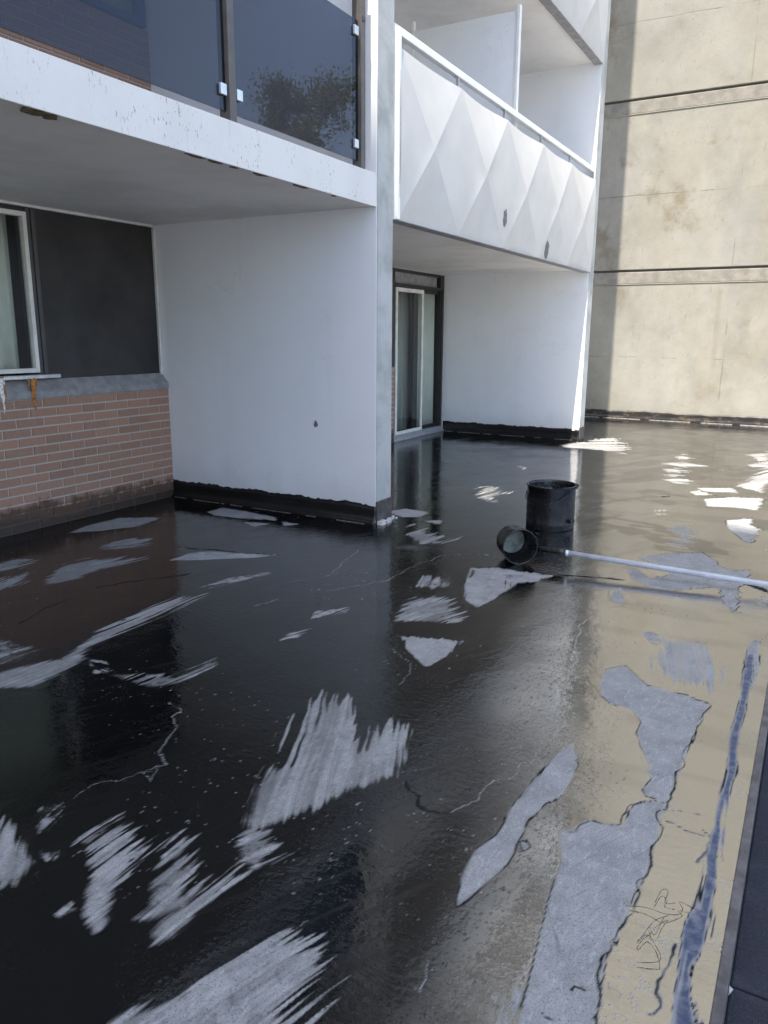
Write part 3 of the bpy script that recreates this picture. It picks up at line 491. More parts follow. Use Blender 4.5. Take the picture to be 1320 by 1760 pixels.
# metal edge, gutter level and the ground far below
o = MB().box(XP-.006, XP+.022, -12, YB, -.35, .012).build('roof_edge_trim', 'trim_grey', None, .004)
tag(o, 'thin grey metal drip edge along the right side of the tarred roof', 'roof edge')
t = NT('dark_felt'); c = t.mix(t.ramp(t.noise(260, 3), .4, .7), (.009, .010, .017), (.030, .033, .048)); c = t.mix(t.ramp(t.noise(4, 5), .5, .75, 0, .6), c, (.055, .058, .075))
t.fin(c, .75, t.bump(t.noise(200, 3), .004, .7))
rng = random.Random(5)
lower = empty('lower_roof', (XP, -12, -.14)); tag(lower, 'dark felt covered roof strip below the drip edge', kind='structure')
ysp = [-12, -7.2, -3.47, -1.3, 1.6, 4.4, 7.2, YB]
for a, b in zip(ysp[:-1], ysp[1:]):
    o = MB().box(0.0225, 3.2, a+12, b+12-.006, -.3, 0).build('felt_sheet', 'dark_felt', lower, .006); o.rotation_euler.y = rng.uniform(-.003, .003)
    o.location.z = rng.uniform(-.004, .004)
g = NT('ground_mat'); g.fin(g.mix(g.noise(.2, 5), (.33, .32, .30), (.24, .235, .225)), .9)
o = MB(); o.v = [(-900, -900, -4), (900, -900, -4), (900, 900, -4), (-900, 900, -4)]; o.f = [(0, 1, 2, 3)]
tag(o.build('ground', 'ground_mat'), kind='structure')
o = MB().box(-D-8, XP-.02, -12, YB-.002, -4, -.36).build('podium_walls', 'raw_concrete'); tag(o, 'plain concrete podium below the roof terrace', kind='structure')

# ------------------------------------------------------------------ apartment building
bld = empty('apartment_building', (-D, 0, 0))
tag(bld, 'white walled apartment block with brick infill and stacked balconies left of the wet roof', 'building')
bld.location = (0, 0, 0)
NST = 7; TOP = SL*NST
def jag_band(y_face, x0, x1, h, name, mat, parent, seed, flare=.035, ny=-1):
    rg = random.Random(seed); m = MB(); n = 90; rows = 6
    for i in range(n+1):
        x = x0+(x1-x0)*i/n; hh = h+rg.uniform(-.008, .008)+.006*math.sin(i*.31+seed)
        for k in range(rows):
            f = k/(rows-1); z = -.004+hh*f
            d = .007+flare*max(0, 1-z/.05)**1.6+rg.uniform(-.0015, .0015)
            m.v.append((x, y_face+ny*d*(1 if k < rows-1 else .2), z))
    for i in range(n):
        for k in range(rows-1): a = i*rows+k; m.f.append((a, a+rows, a+rows+1, a+1))
    o = m.build(name, mat, parent, smooth=True); sd = o.modifiers.new('th', 'SOLIDIFY'); sd.thickness = .006; sd.offset = 0; return o
fins = []
for y0 in (-LB, 0, LB):
    f = MB().box(-D-3.2 if y0 else -D-.30, 0, y0, y0+TF, 0, TOP).build('partition_wall', 'wall_white', bld, .006)
    MB().box(.0005, .006, y0+.004, y0+TF-.004, .19, TOP).build('bare_concrete_edge', 'raw_concrete', f)
    jag_band(y0, -D, .004, .165, 'tar_band', 'tar', f, int(y0*3)+40)
    m = MB(); m.box(-.004, .016, y0+.001, y0+TF, 0, .188); m.build('tar_band', 'tar_dry', f, .003)
    fins.append(f)
# pale line of the cant strip along the wall feet, broken by tar
for y0 in (0, LB):
    rg = random.Random(3); x = -D+.05
    while x < -.05:
        l = rg.uniform(.03, .5)
        MB().box(x, min(x+l, -.02), y0-.050, y0-.046, -.006, rg.uniform(.002, .005)).build('cant_strip', 'seam_grey', fins[1] if y0 == 0 else fins[2]); x += l+rg.uniform(.01, .25)
rg = random.Random(11)
for i in range(26):
    a = rg.uniform(.0, TF+.03); MB().box(.018+rg.random()*.04, .03+rg.random()*.05, a-.02, a+rg.uniform(.0, .02), -.005, rg.uniform(.004, .03)).build('mortar_crumb', 'cant_line', fins[1])
rg = random.Random(6); m = MB().prism([(-.59+.022*math.cos(a)*rg.uniform(.5, 1.2), -.0008, .80+.032*math.sin(a)*rg.uniform(.5, 1.2)) for a in [i*.57 for i in range(11)]], (0, -.002, 0)); m.build('paint_chip', 'chip_grey', fins[1])
# slabs: bay towards the viewer, bay between the two walls, bay behind
bays = ((-LB+TF, 0), (TF, LB), (LB+TF, YB))
slabs = {}
for s in range(NST):
    for b, (y0, y1) in enumerate(bays):
        z1 = SL*(s+1); z0 = z1-(SL-H)
        if b == 1: z0 -= .03
        xf = (0, -.07, -1.6)[b]
        o = MB().box(-D-.28, xf-.012, y0-.001 if b else y0, y1, z0, z1).build('balcony_slab', 'soffit_paint', bld)
        slabs[s, b] = o
        MB().box(xf-.0118, xf-.002, y0+.002, y1-.002, z0-.006, z1+.004).build('fascia', 'fascia_white', o, .004)
# brick work (one brick mesh, shared)
bl, bh, jt = .2365, .0608, .0132
def brickmesh(l):
    m = MB().box(0, .02, 0, l, 0, bh); me = m.build('brick', 'brick', None, .0015); return me
pb = {}
def brick(l, loc, parent):
    k = round(l, 3)
    if k not in pb:
        o = brickmesh(l); pb[k] = o.data; o.parent = parent
    else:
        o = bpy.data.objects.new('brick', pb[k]); col.objects.link(o); o.parent = parent
    o.location = (loc[0]+random.uniform(-.0015, .0015), loc[1], loc[2]); return o
def brick_wall(y0, y1, z0, n, ystart):
    z1 = z0+n*(bh+jt)
    wv = MB().box(-D-.25, -D-.006, y0, y1, z0, z1).build('brick_wall', 'mortar', bld)
    for r in range(n):
        y = y1-(.5*(bl+jt) if r % 2 else bl+jt)+.004; first = True; top = y1-.004
        while top > ystart+.03:
            a = max(y, ystart); brick(top-a, (-D-.02, a, z0+jt*.6+r*(bh+jt)), wv)
            top = y-jt; y -= bl+jt
    return wv
brick_wall(-LB+TF, -.003, 0, 14, -2.75)
for s in range(1, NST):
    zb = SL*s+.003
    if s == 1: brick_wall(-LB+TF, -.003, zb, 18, -2.4)
    else: MB().box(-D-.25, -D-.006, -LB+TF, -.003, zb, SL*(s+1)-.24).build('brick_wall', 'brick', bld)
    MB().box(-D-.25, -D-.006, TF, LB, SL*s, SL*(s+1)-.24).build('rear_wall', 'wall_white', bld)
brick_wall(TF+.003, 4.47, 0, 14, 3.9)
MB().box(-D-.25, -D-.03, TF, 4.47, 14*(bh+jt)+.06, H-.03).build('spandrel_panel', 'infill_black', bld)
MB().box(-D-3, -1.75, LB+TF, YB, 0, TOP).build('rear_wall', 'wall_white', bld)
zs = 14*(bh+jt)      # 1.036
# concrete sill
m = MB(); m.prism([(-D-.2, -LB+TF, zs+.001), (-D+.012, -LB+TF, zs+.001), (-D+.012, -LB+TF, zs+.05), (-D-.07, -LB+TF, zs+.145), (-D-.2, -LB+TF, zs+.145)], (0, LB-TF-.004, 0))
m.build('window_sill', 'sill_grey', bld, .006)
m = MB().box(-D-.2, -D+.012, TF+.004, 4.47, zs+.001, zs+.06); m.build('window_sill', 'sill_grey', bld, .006)
# infill panel and its white edging
MB().box(-D-.2, -D-.075, -1.30, -.006, zs+.146, H-.014).build('infill_panel', 'infill_black', bld)
MB().box(-D-.074, -D-.045, -LB+TF, -.03, H-.022, H-.002).build('edge_bead', 'frame_white', bld)
MB().box(-D-.074, -D-.05, -.030, -.008, zs+.13, H-.024).build('edge_bead', 'frame_white', bld)
# room behind
def curtain(name, mat, parent, x, y0, y1, z0, z1, fold=.09, amp=.022, seed=0):
    rg = random.Random(seed); m = MB(); n = int((y1-y0)/.012)
    ph = 0
    for i in range(n+1):
        y = y0+(y1-y0)*i/n; ph += 2*math.pi*.012/fold*rg.uniform(.7, 1.3)
        for z in (z0, z1): m.v.append((x+amp*math.sin(ph)*(1.2 if z == z0 else .8), y, z))
    for i in range(n): m.f.append((2*i, 2*i+2, 2*i+3, 2*i+1))
    o = m.build(name, mat, parent, smooth=True, fix=False); sd = o.modifiers.new('t', 'SOLIDIFY'); sd.thickness = .004; return o
def room(y0, y1, z0, z1, x1):
    m = MB(); m.box(x1-.9, x1, y0, y1, z0, z1); m.f = [f for f in m.f if not all(abs(m.v[i][0]-x1) < 1e-6 for i in f)]
    return m
win = MB().box(-D-.10, -D-.045, -1.372, -1.338, zs+.20, H-.06).build('window', 'frame_white', bld, .003)
m = MB().box(-D-.10, -D-.045, -3.1, -1.373, H-.095, H-.06); m.box(-D-.10, -D-.045, -3.1, -1.373, zs+.20, zs+.235); m.box(-D-.10, -D-.045, -3.13, -3.1, zs+.2, H-.06)
m.build('frame', 'frame_white', win, .003)
m = MB().box(-D-.19, -D-.055, -1.337, -1.300, zs+.146, H-.024); m.box(-D-.18, -D-.045, -1.298, -1.262, zs+.146, H-.03); m.build('mullion', 'frame_dark', win, .004)
MB().box(-D-.19, -D-.06, -3.2, -1.338, H-.058, H-.024).build('head_frame', 'frame_black', win)
MB().box(-D-.085, -D-.078, -3.1, -1.372, zs+.236, H-.096).build('glass', 'glass_window', win)
curtain('curtain', 'curtain', win, -D-.17, -3.1, -1.415, zs+.2, H-.08, .12, .02, 4)
room(-3.15, -1.30, zs+.15, H-.02, -D-.2).build('room', 'room_dark', win, fix=False)
MB().box(-D-.07, -D+.02, -1.72, -1.20, zs+.155, zs+.185).build('lower_frame', 'alu', win, .004)
# rust and paint runs under the window
def run(y, z0, z1, wd, mat, seed):
    rg = random.Random(seed); m = MB(); n = 14; pts = []
    for i in range(n+1):
        f = i/n; pts.append((y+.008*math.sin(f*7+seed)+rg.uniform(-.003, .003), z0+(z1-z0)*f, wd*(1-f**1.5*.85)*rg.uniform(.75, 1.15)))
    for yy, z, w_ in pts:
        x = -D+.014 if z > zs else -D+.0035
        m.v += [(x, yy-w_/2, z), (x+.008, yy, z), (x, yy+w_/2, z)]
    for i in range(n): a = 3*i; m.f += [(a, a+1, a+4, a+3), (a+1, a+2, a+5, a+4)]
    m.build('rust_run' if mat == 'rust' else 'paint_run', mat, win, smooth=True)
run(-1.455, 1.20, .955, .055, 'rust', 1); run(-1.725, 1.21, .95, .045, 'drip_white', 2); run(-1.712, 1.22, 1.02, .03, 'rust', 3); run(-1.50, 1.21, 1.10, .02, 'rust', 5)
# ---- upper storey of the near bay: blue framed window, glass railing
wu = MB().box(-D-.05, -D+.03, -1.9, -.05, SL+1.345, SL+1.40).build('window', 'blue_frame', bld, .004)
m = MB().box(-D-.05, -D+.03, -.12, -.05, SL+1.401, SL+2.4); m.box(-D-.05, -D+.03, -1.9, -.121, SL+2.33, SL+2.4); m.box(-D-.05, -D+.03, -1.9, -1.84, SL+1.401, SL+2.329); m.build('frame', 'blue_frame', wu, .004)
MB().box(-D-.02, -D-.015, -1.84, -.12, SL+1.40, SL+2.33).build('glass', 'glass_window', wu)
MB().box(-D-.24, -D-.06, -1.88, -.06, SL+1.40, SL+2.39).build('blind', 'curtain_dark', wu)
rl = empty('glass_railing', (-.07, 0, SL), bld)
def rp(y, r): return MB().box(-.05, .03, y-.03, y+.03, .006, 1.32).build('post', 'post_brown', r, .004)
for y in (-1.60, -.128, -3.12, -4.6): rp(y, rl)
for y0, y1 in ((-1.568, -.165), (-3.085, -1.635), (-4.565, -3.155), (-5.9, -4.635)):
    MB().box(-.008, .004, y0, y1, .068, .997).build('glass_panel', 'glass_smoked', rl)
for y, zz in ((-1.672, .175), (-1.530, .175), (-.212, .175), (-.212, .92), (-1.672, .92), (-1.530, .92)):
    m = MB().box(.006, .026, y-.026, y+.026, zz-.03, zz+.03); m.box(-.026, -.010, y-.026, y+.026, zz-.03, zz+.03); m.build('clamp', 'clip_steel', rl, .004)
MB().box(.031, .037, -.15, -.11, 1.0, 1.03).build('bolt', 'frame_dark', rl)
# spalls and rust stains under the slab edge
rg = random.Random(21)
for (yc, ln, k) in ((-2.95, .16, 1), (-2.86, .1, 1), (-1.95, .16, 0), (-1.78, .12, 0), (-1.38, .15, 0), (-1.0, .09, 0), (-.93, .12, 0), (-.55, .05, 0), (-1.62, .07, 0)):
    n = 14; pts = []
    for i in range(n):
        a = 2*math.pi*i/n; rr = rg.uniform(.55, 1.1)
        pts.append((-.035-.028*k+math.cos(a)*rr*(.022+.03*k), yc+math.sin(a)*rr*ln*.5, H-.0065))
    MB().prism(pts, (0, 0, .004)).build('spall', 'stain_brown', slabs[0, 0])
# ---- sliding door of the far bay
dr = MB().box(-D-.14, -D-.02, 4.47, LB-.002, .03, .085).build('sliding_door', 'alu', bld, .004)
MB().box(-D-.16, -D+.03, 4.44, LB-.003, .001, .0295).build('threshold', 'alu', dr, .004)
MB().box(-D-.15, -D-.03, 4.471, 4.53, .086, H-.04).build('jamb', 'frame_black', dr, .003)
MB().box(-D-.15, -D-.03, 6.03, LB-.003, .086, H-.04).build('jamb', 'frame_black', dr, .003)
MB().box(-D-.03, -D-.005, 6.085, 6.11, .086, 2.24).build('jamb_strip', 'frame_dark', dr, .003)
MB().box(-D-.15, -D-.03, 4.531, 6.029, H-.075, H-.04).build('head', 'frame_black', dr, .003)
MB().box(-D-.15, -D-.03, 4.531, 6.029, 2.215, 2.265).build('transom_bar', 'frame_black', dr, .003)
MB().box(-D-.11, -D-.10, 4.531, 6.029, 2.266, H-.076).build('transom_panel', 'sill_grey', dr)
MB().box(-D-.06, -D-.03, 4.44, LB-.02, H-.036, H-.03).build('edge_bead', 'frame_white', dr)
lf = MB().box(-D-.05, -D-.02, 4.54, 4.60, .09, 2.205).build('leaf', 'frame_white', dr, .003)
m = MB().box(-D-.05, -D-.02, 5.37, 5.425, .09, 2.205); m.box(-D-.05, -D-.02, 4.601, 5.369, 2.15, 2.205); m.box(-D-.05, -D-.02, 4.601, 5.369, .09, .14); m.build('leaf', 'frame_white', dr, .003)
MB().box(-D-.04, -D-.034, 4.60, 5.37, .14, 2.15).build('glass', 'glass_window', dr)
MB().box(-D-.10, -D-.07, 5.20, 5.34, .09, 2.205).build('stile', 'frame_black', dr)
m = MB().box(-D-.10, -D-.07, 5.43, 6.02, .09, .14); m.box(-D-.10, -D-.07, 5.43, 6.02, 2.165, 2.214); m.build('leaf', 'frame_black', dr)
MB().box(-D-.09, -D-.084, 5.40, 6.03, .14, 2.165).build('glass', 'glass_window', dr)
curtain('curtain', 'curtain', dr, -D-.135, 5.36, 6.03, .1, 2.2, .07, .018, 8)
curtain('curtain', 'curtain_dark', dr, -D-.24, 4.54, 5.34, .1, 2.2, .11, .02, 9)
room(4.48, LB, .03, H-.04, -D-.28).build('room', 'room_dark', dr, fix=False)
# ---- folded sheet-metal balcony front
def folded_panel():
    m = MB(); n = 5; y0, y1 = .31, LB-.012; z0, z1 = -.285, .955; q = (y1-y0)/n; zc = (z0+z1)/2; out = .085; N = 16
    def tri(fn):                 # fn(u,v) on the unit triangle -> point, smooth inside, hard at its edges
        b = len(m.v)
        for i in range(N+1):
            for j in range(N+1-i): m.v.append(fn(i/N, j/N))
        idx = lambda i, j: b+sum(N+1-k for k in range(i))+j
        for i in range(N):
            for j in range(N-i):
                m.f.append((idx(i, j), idx(i+1, j), idx(i, j+1)))
                if j < N-i-1: m.f.append((idx(i+1, j), idx(i+1, j+1), idx(i, j+1)))
    for k in range(n):
        a, b_ = y0+k*q, y0+(k+1)*q; yc = (a+b_)/2; xo = .022
        T0, T1, B0, B1, Xc = (Vector(p) for p in ((xo, a, z1), (xo, b_, z1), (xo, a, z0), (xo, b_, z0), (xo+.03, yc, zc)))
        def fan(A, B, rim, drop):
            def fn(u, v):
                p = A*(1-u-v)+B*u+Xc*v; w_ = 1-v; tt = u/w_ if w_ > 1e-6 else 0
                p.x -= rim*4*tt*(1-tt)*w_**1.7; p.z -= drop*4*tt*(1-tt)*w_**6; return tuple(p)
            return fn
        def half(A, B):
            def fn(u, v):
                p = A*(1-u-v)+B*u+Xc*v; w_ = 1-v; tt = u/w_ if w_ > 1e-6 else 0
                p.x = xo+.03*v-.03*(v-v*v)*4*tt*(1-tt)+.018*4*tt*(1-tt)*w_*w_*(3-2*w_); return tuple(p)
            return fn
        for fn in (fan(T0, T1, .034 if k else .02, .002), fan(B0, B1, .055, 0), half(T0, B0), half(T1, B1)):
            f0 = len(m.f); tri(fn)
            pa, pb_, pc = (Vector(m.v[i]) for i in m.f[f0])
            if (pb_-pa).cross(pc-pa).x < 0: m.f[f0:] = [f[::-1] for f in m.f[f0:]]
    return m
fp = empty('metal_balcony_front', (.0, 0, SL), bld)
sheet = folded_panel().build('folded_sheet', 'panel_white', fp, smooth=True, fix=False)
sd = sheet.modifiers.new('t', 'SOLIDIFY'); sd.thickness = .004; sd.offset = -1; sd.use_rim = False
for p_ in sheet.data.polygons: p_.use_smooth = True
parts = [sheet]
parts.append(MB().box(-.06, -.005, TF+.03, LB-.004, 1.055, 1.115).build('handrail', 'rail_white', fp, .006))
parts.append(MB().box(-.06, .030, TF+.028, TF+.075, -.29, 1.054).build('end_post', 'rail_white', fp, .004))
q = (LB-.012-.31)/5
for k in range(1, 6): parts.append(MB().box(-.03, -.01, .31+q*k-.014-(.01 if k == 5 else 0), .31+q*k+.014-(.02 if k == 5 else 0), .93, 1.0545).build('baluster', 'alu', fp))
parts.append(MB().box(-.10, .014, TF+.03, LB-.01, -.294, -.287).build('bottom_lip', 'sill_grey', fp))
# paint knocked off in two places
from mathutils.bvhtree import BVHTree
bv = BVHTree.FromPolygons([v.co[:] for v in sheet.data.vertices], [p_.vertices[:] for p_ in sheet.data.polygons])
for (yc, zc, a, b, sd_) in ((2.63, .012, .055, .095, 3), (4.175, -.165, .10, .11, 4)):
    rg = random.Random(sd_); pts = []
    for i in range(18):
        an = 2*math.pi*i/18; rr = rg.uniform(.75, 1.12); yy = yc+math.cos(an)*a*rr; zz = max(zc+math.sin(an)*b*rr, -.27)
        hit = bv.ray_cast(Vector((1, yy, zz)), Vector((-1, 0, 0)))[0]
        pts.append(((hit.x if hit else .02)+.002, yy, zz))
    MB().prism(pts, (.002, 0, 0)).build('bare_metal_chip', 'chip_grey', fp)
for s in range(2, NST):
    e2 = empty('metal_balcony_front', (0, 0, SL*s), bld)
    for p_ in parts: c_ = p_.copy(); col.objects.link(c_); c_.parent = e2
    e3 = empty('glass_railing', (-.07, 0, SL*s), bld)
    for p_ in [p_ for p_ in rl.children]: c_ = p_.copy(); col.objects.link(c_); c_.parent = e3
# privacy screen in the middle of the far balcony
s_ = MB().box(-D+.9, -.14, 3.22, 3.25, SL+.05, 4.90).build('privacy_screen', 'wall_white', bld, .003)
MB().box(-.139, -.105, 3.205, 3.265, SL+.002, 4.95).build('edge_post', 'rail_white', s_, .003)
MB().box(-D+.87, -D+.899, 3.21, 3.26, SL+.002, 5.0).build('edge_post', 'rail_white', s_, .003)
MB().box(-D+.01, -D+.87, 3.22, 3.25, SL+.05, 4.78).build('side_leaf', 'wall_white', s_, .003)

# ------------------------------------------------------------------ concrete tower at the end of the roof
tw = empty('concrete_tower', (0, YB, 0)); tag(tw, 'tall weathered beige concrete wall with storey joints closing the end of the roof', 'concrete wall')
XL, XR = -3.2, 4.7
for k in range(9):
    z0 = 0 if k == 0 else 2.725+2.93*(k-1)+.022; z1 = 2.725+2.93*k-.245
    MB().box(XL, XR, 0, 3, z0, z1).build('wall_panel', 'tower_concrete', tw, .01)
    MB().box(XL, XR, -.006, 3, z1+.012, z1+.225).build('storey_band', 'tower_band', tw, .012)
    MB().box(XL, XR, -.012, 3, z1+.0005, z1+.0115).build('cream_joint', 'tower_cream', tw, .002)
    MB().box(XL+.01, XR-.01, .05, 3, z1+.2255, z1+.2665).build('groove', 'tower_groove', tw)
o = jag_band(0, XL, XR-.01, .15, 'tar_band', 'tar_band_brown', tw, 77, .02); 
m = MB().box(XL, XR, -.16, -.04, -.004, .012); m.build('tar_fillet', 'tar', tw, .004)
rg = random.Random(9); x = -1.0
while x < 4.5:
    l = rg.uniform(.1, .8); MB().box(x, x+l, -.18-rg.random()*.05, -.165, -.003, .010).build('pale_seam', 'seam_grey', tw); x += l+rg.uniform(.03, .3)

# ------------------------------------------------------------------ tall block behind the viewer whose shadow covers the near roof
tb = empty('apartment_tower', (0, -17.5, -4)); tag(tb, 'tall pale apartment tower standing behind the viewer, shading the near roof', 'building')
HT = 4+(1.5+17.5)*math.tan(SUN_EL)*math.hypot(.1285, 1)/math.hypot(.1285, 1)
MB().box(-.6, 7.6, -14, 0, 0, HT).build('wall', 'wall_white', tb)
MB().box(-.62, 7.62, -14, .02, HT+.001, HT+.12).build('roof', 'sill_grey', tb)
nst = int(HT/3)
wm = None
for k in range(nst):
    for i in range(3):
        x = .2+i*2.5
        if wm is None: wm = MB().box(0, 1.7, -.02, .03, 0, 1.5).build('window', 'frame_dark', tb); o = wm
        else: o = wm.copy(); col.objects.link(o)
        o.location = (x, 0, 1.0+k*3)

# ------------------------------------------------------------------ tree seen mirrored in the balcony glass
def tree(loc, hgt, rad, seed, label):
    e = empty('broadleaf_tree', loc); tag(e, label, 'tree'); rg = random.Random(seed); m = MB()
    m.tube([(0, 0, 0), (.1, .05, hgt*.25), (-.05, .1, hgt*.55), (.05, 0, hgt*.9)], [.28, .22, .14, .04], 9)
    tips = []
    for i in range(26):
        z = hgt*rg.uniform(.28, .92); a = rg.uniform(0, 6.28); f = (1-abs(z/hgt-.5)*1.15)
        l = rad*f*rg.uniform(.5, 1.1); tip = Vector((math.cos(a)*l, math.sin(a)*l, z+l*.45)); 
        m.tube([(0, 0, z), tuple(tip*.5+Vector((0, 0, z*.47))), tuple(tip)], [.07, .045, .015], 6); tips.append(tip)
        for j in range(4): tips.append(Vector((0, 0, z))+(tip-Vector((0, 0, z)))*rg.uniform(.45, 1.)+Vector((rg.gauss(0, .35), rg.gauss(0, .35), rg.gauss(.1, .3))))
    m.build('trunk', 'bark', e, smooth=True)
    L = MB(); nr = np.random.RandomState(seed)
    for tip in tips:
        for j in range(190):
            c = tip+Vector(nr.normal(0, .28, 3).tolist()); d = Vector(nr.normal(0, 1, 3).tolist()).normalized()*.085; n_ = Vector(nr.normal(0, 1, 3).tolist()); s = d.cross(n_).normalized()*.035
            b = len(L.v); L.v += [tuple(c-d), tuple(c+s), tuple(c+d), tuple(c-s)]; L.f.append((b, b+1, b+2, b+3))
    L.build('crown', 'leaf', e, fix=False)
simple('bark', (.09, .07, .05), .9, bump=.5); t = NT('leaf'); tc = t.mix(t.noise(1.5, 4), (.24, .25, .07), (.13, .16, .05)); df = t.n('BsdfDiffuse'); tl = t.n('BsdfTranslucent'); t.set(df.inputs[0], tc); t.set(tl.inputs[0], tc); mx = t.n('MixShader'); mx.inputs[0].default_value = .5; t.set(mx.inputs[1], df.outputs[0]); t.set(mx.inputs[2], tl.outputs[0]); t.t.links.new(mx.outputs[0], t.out.inputs[0])
tree((14.6, 20.6, -4), 15.4, 2.9, 3, 'tall green tree mirrored in the smoked glass of the balcony')
tree((16.9, 20.3, -4), 12.4, 2.3, 5, 'lower green tree mirrored beside the post at the right end of the glass')

# ------------------------------------------------------------------ tar pail
pl = empty('tar_pail', (1.285, .66, .0)); tag(pl, 'black tar coated metal pail standing upright on the wet roof', 'pail')
pr = .196
prof = [(pr-.012, .02), (pr-.010, .0), (pr-.002, .0), (pr, .012), (pr-.001, .04), (pr+.001, .05), (pr-.001, .06), (pr, .12), (pr, .24), (pr, .345), (pr+.007, .352), (pr+.005, .362), (pr-.004, .362), (pr-.008, .34), (pr-.010, .03), (0, .03)]
body = lathe(prof, 48)
rg = random.Random(4)
body.v = [(x*(1+.006*math.sin(5*math.atan2(y, x)+z*9)), y*(1+.006*math.cos(3*math.atan2(y, x)-z*7)), z) for x, y, z in body.v]
t = NT('pail_tar'); c = t.mix(t.ramp(t.noise(26, 5, .65, stretch=(1, 1, .3)), .52, .7), (.006, .006, .007), (.022, .023, .027))
t.fin(c, t.ramp(t.noise(12, 4), .35, .7, .10, .34), t.bump(t.noise(20, 5, .65, stretch=(1, 1, .35)), .014, .8))
body.build('body', 'pail_tar', pl, smooth=True, fix=True)
m = lathe([(0, .285), (pr-.012, .285), (pr-.012, .275), (0, .275)], 40); m.build('tar_surface', 'tar', pl, smooth=False)
m = MB()                                             # rim torn and bent outwards on the right
for k in range(9):
    a = R(-75+k*13); rr = pr+.004
    o_ = .030*math.sin(math.pi*k/8)
    m.v += [(math.cos(a)*rr, math.sin(a)*rr, .350), (math.cos(a)*(rr+o_), math.sin(a)*(rr+o_), .362+.006*math.sin(k)), (math.cos(a)*(rr+o_*.9), math.sin(a)*(rr+o_*.9), .352+.006*math.sin(k))]
for k in range(8):
    b = 3*k; m.f += [(b, b+3, b+4, b+1), (b+1, b+4, b+5, b+2), (b+2, b+5, b+3, b)]
m.build('bent_rim', 'pail_tar', pl)
for s, zz in ((1, .085),):
    a = R(-20); m = MB().box(-.012, .03, -.03, .03, -.016, .016); o = m.build('handle_lug', 'pail_tar', pl, .006); o.location = (math.cos(a)*pr, math.sin(a)*pr, zz); o.rotation_euler.z = a
hp = [(math.cos(R(a))*(pr+.010), math.sin(R(a))*(pr+.010), .325-.11*math.sin(math.pi*(a+200)/180.)) for a in range(-200, -19, 12)]
MB().tube(hp, .0038, 6).build('wire_handle', 'pail_tar', pl, smooth=True)
# ------------------------------------------------------------------ long-handled dipper lying on the roof
dp = empty('tar_dipper', (1.435, -.50, 0)); tag(dp, 'black round scoop on a long white pole lying across the wet tar', 'scoop')
ax = Vector((.60, -.80, .02)).normalized(); cr = .122
prof = [(0, -.20), (cr*.86, -.20), (cr*.93, -.193), (cr*.985, -.03), (cr*1.0, -.004), (cr*1.035, .0), (cr*1.035, .009), (cr*.975, .009), (cr*.95, -.004), (cr*.90, -.188), (0, -.188)]
cup = lathe(prof, 48).build('cup', 'pail_tar', dp, smooth=True)
cup.rotation_euler = ax.to_track_quat('Z', 'Y').to_euler(); cup.location = (0, 0, cr*1.0+.002)
simple('scoop_floor', (.20, .225, .205), .5, var=.35, scale=25)  # grey-green reflection inside the cup, put into the base colour
bt = lathe([(0, -.1865), (cr*.74, -.1865), (cr*.74, -.1855), (0, -.1855)], 40).build('cup_bottom', 'scoop_floor', dp); bt.rotation_euler = cup.rotation_euler; bt.location = cup.location
P0 = Vector((1.50, -.405, .105)); P1 = Vector((3.6, -.335, .050)); dd = (P1-P0)
def lp(f): return tuple(P0+dd*f-Vector(dp.location))
MB().tube([lp(-.02), lp(.03), lp(.035), lp(.08), lp(.085), lp(.108)], [.016, .016, .021, .021, .024, .024], 14).build('ferrule', 'pail_tar', dp, smooth=True)
simple('pole_paint', (.46, .48, .53), .4, var=.12, scale=14)
MB().tube([lp(.105), lp(.4), lp(.7), lp(1.)], .0185, 16).build('pole', 'pole_paint', dp, smooth=True)
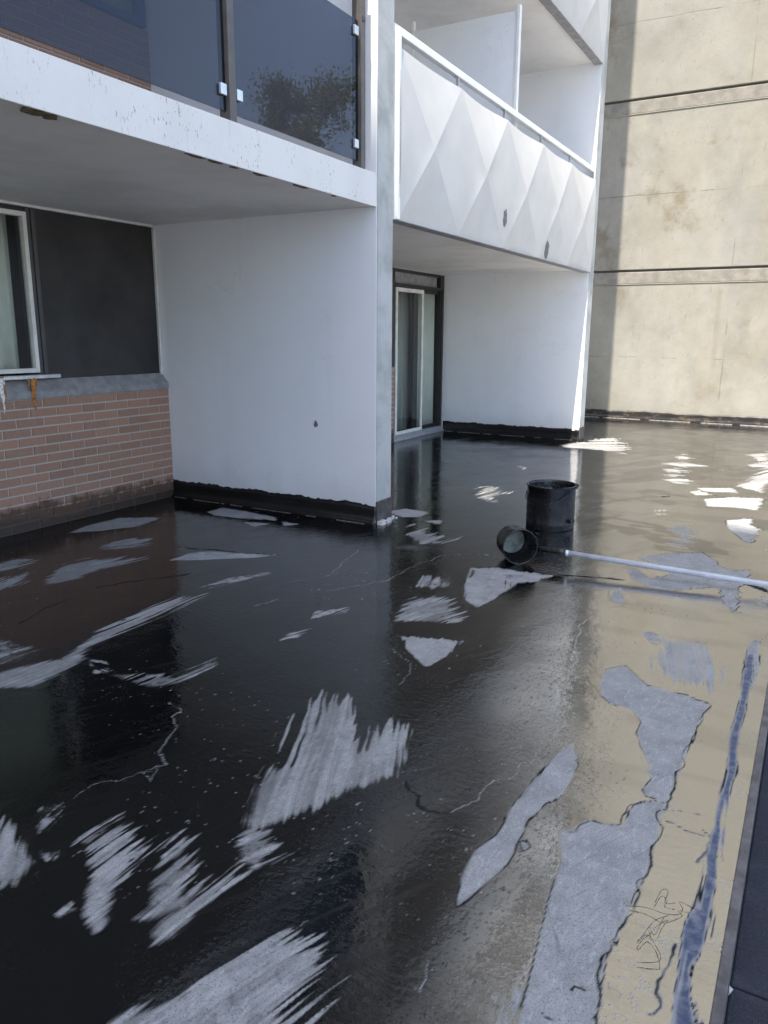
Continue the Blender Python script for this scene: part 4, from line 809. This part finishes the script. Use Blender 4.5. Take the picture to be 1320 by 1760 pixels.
MB().tube([lp(.104), lp(.118)], .0205, 14).build('collar', 'alu', dp, smooth=True)
# tar drip pool below the scoop and a few lumps
# ------------------------------------------------------------------ loose tar threads and crumbs
def thread(name, pts, r, label):
    P = [Vector((x, y, .006+.004*((i*7) % 3))) for i, (x, y) in enumerate(pts)]
    Q = []
    for i in range(len(P)-1):
        a, b, c_, d_ = P[max(i-1, 0)], P[i], P[i+1], P[min(i+2, len(P)-1)]
        for k in range(6):
            u = k/6; Q.append(.5*((2*b)+(c_-a)*u+(2*a-5*b+4*c_-d_)*u*u+(3*b-a-3*c_+d_)*u**3))
    Q.append(P[-1]); rr = random.Random(len(Q)); o = MB().tube(Q, [r*rr.uniform(.5, 1.5) for _ in Q], 6).build(name, 'tar', None, smooth=True); tag(o, label, 'thread', 'tar threads on the pale strip'); return o
thread('tar_thread', [(2.879, -3.678), (2.921, -3.658), (2.928, -3.64), (2.91, -3.601), (2.884, -3.576), (2.871, -3.606), (2.866, -3.615)], .0007, 'looping black tar thread curled on the pale wet strip')
thread('tar_thread', [(2.809, -3.491), (2.86, -3.475), (2.907, -3.479), (2.941, -3.454), (2.949, -3.431), (2.938, -3.411), (2.983, -3.411)], .0007, 'wavy black tar thread reaching the blue streak')
thread('tar_thread', [(2.88, -3.537), (2.9, -3.566), (2.91, -3.496), (2.918, -3.473), (2.896, -3.504), (2.884, -3.541), (2.873, -3.577), (2.865, -3.61)], .0007, 'tangled black tar thread in the middle of the scrawl')
thread('tar_thread', [(2.877, -3.439), (2.886, -3.381), (2.903, -3.385), (2.902, -3.425), (2.927, -3.417)], .0007, 'thin hooked tar thread at the top of the scrawl')

m = MB(); rg = random.Random(2)
pts = [(.012*math.cos(a)*rg.uniform(.6, 1.3), .016*math.sin(a)*rg.uniform(.6, 1.3), 0) for a in [i*.785 for i in range(8)]]
o = m.prism(pts, (.004, .002, .012)).build('paint_crumb', 'cant_line', None, .002); o.location = (3.078, -3.505, -0.13); tag(o, 'small white paint crumb lying on the dark felt by the drip edge', 'crumb')
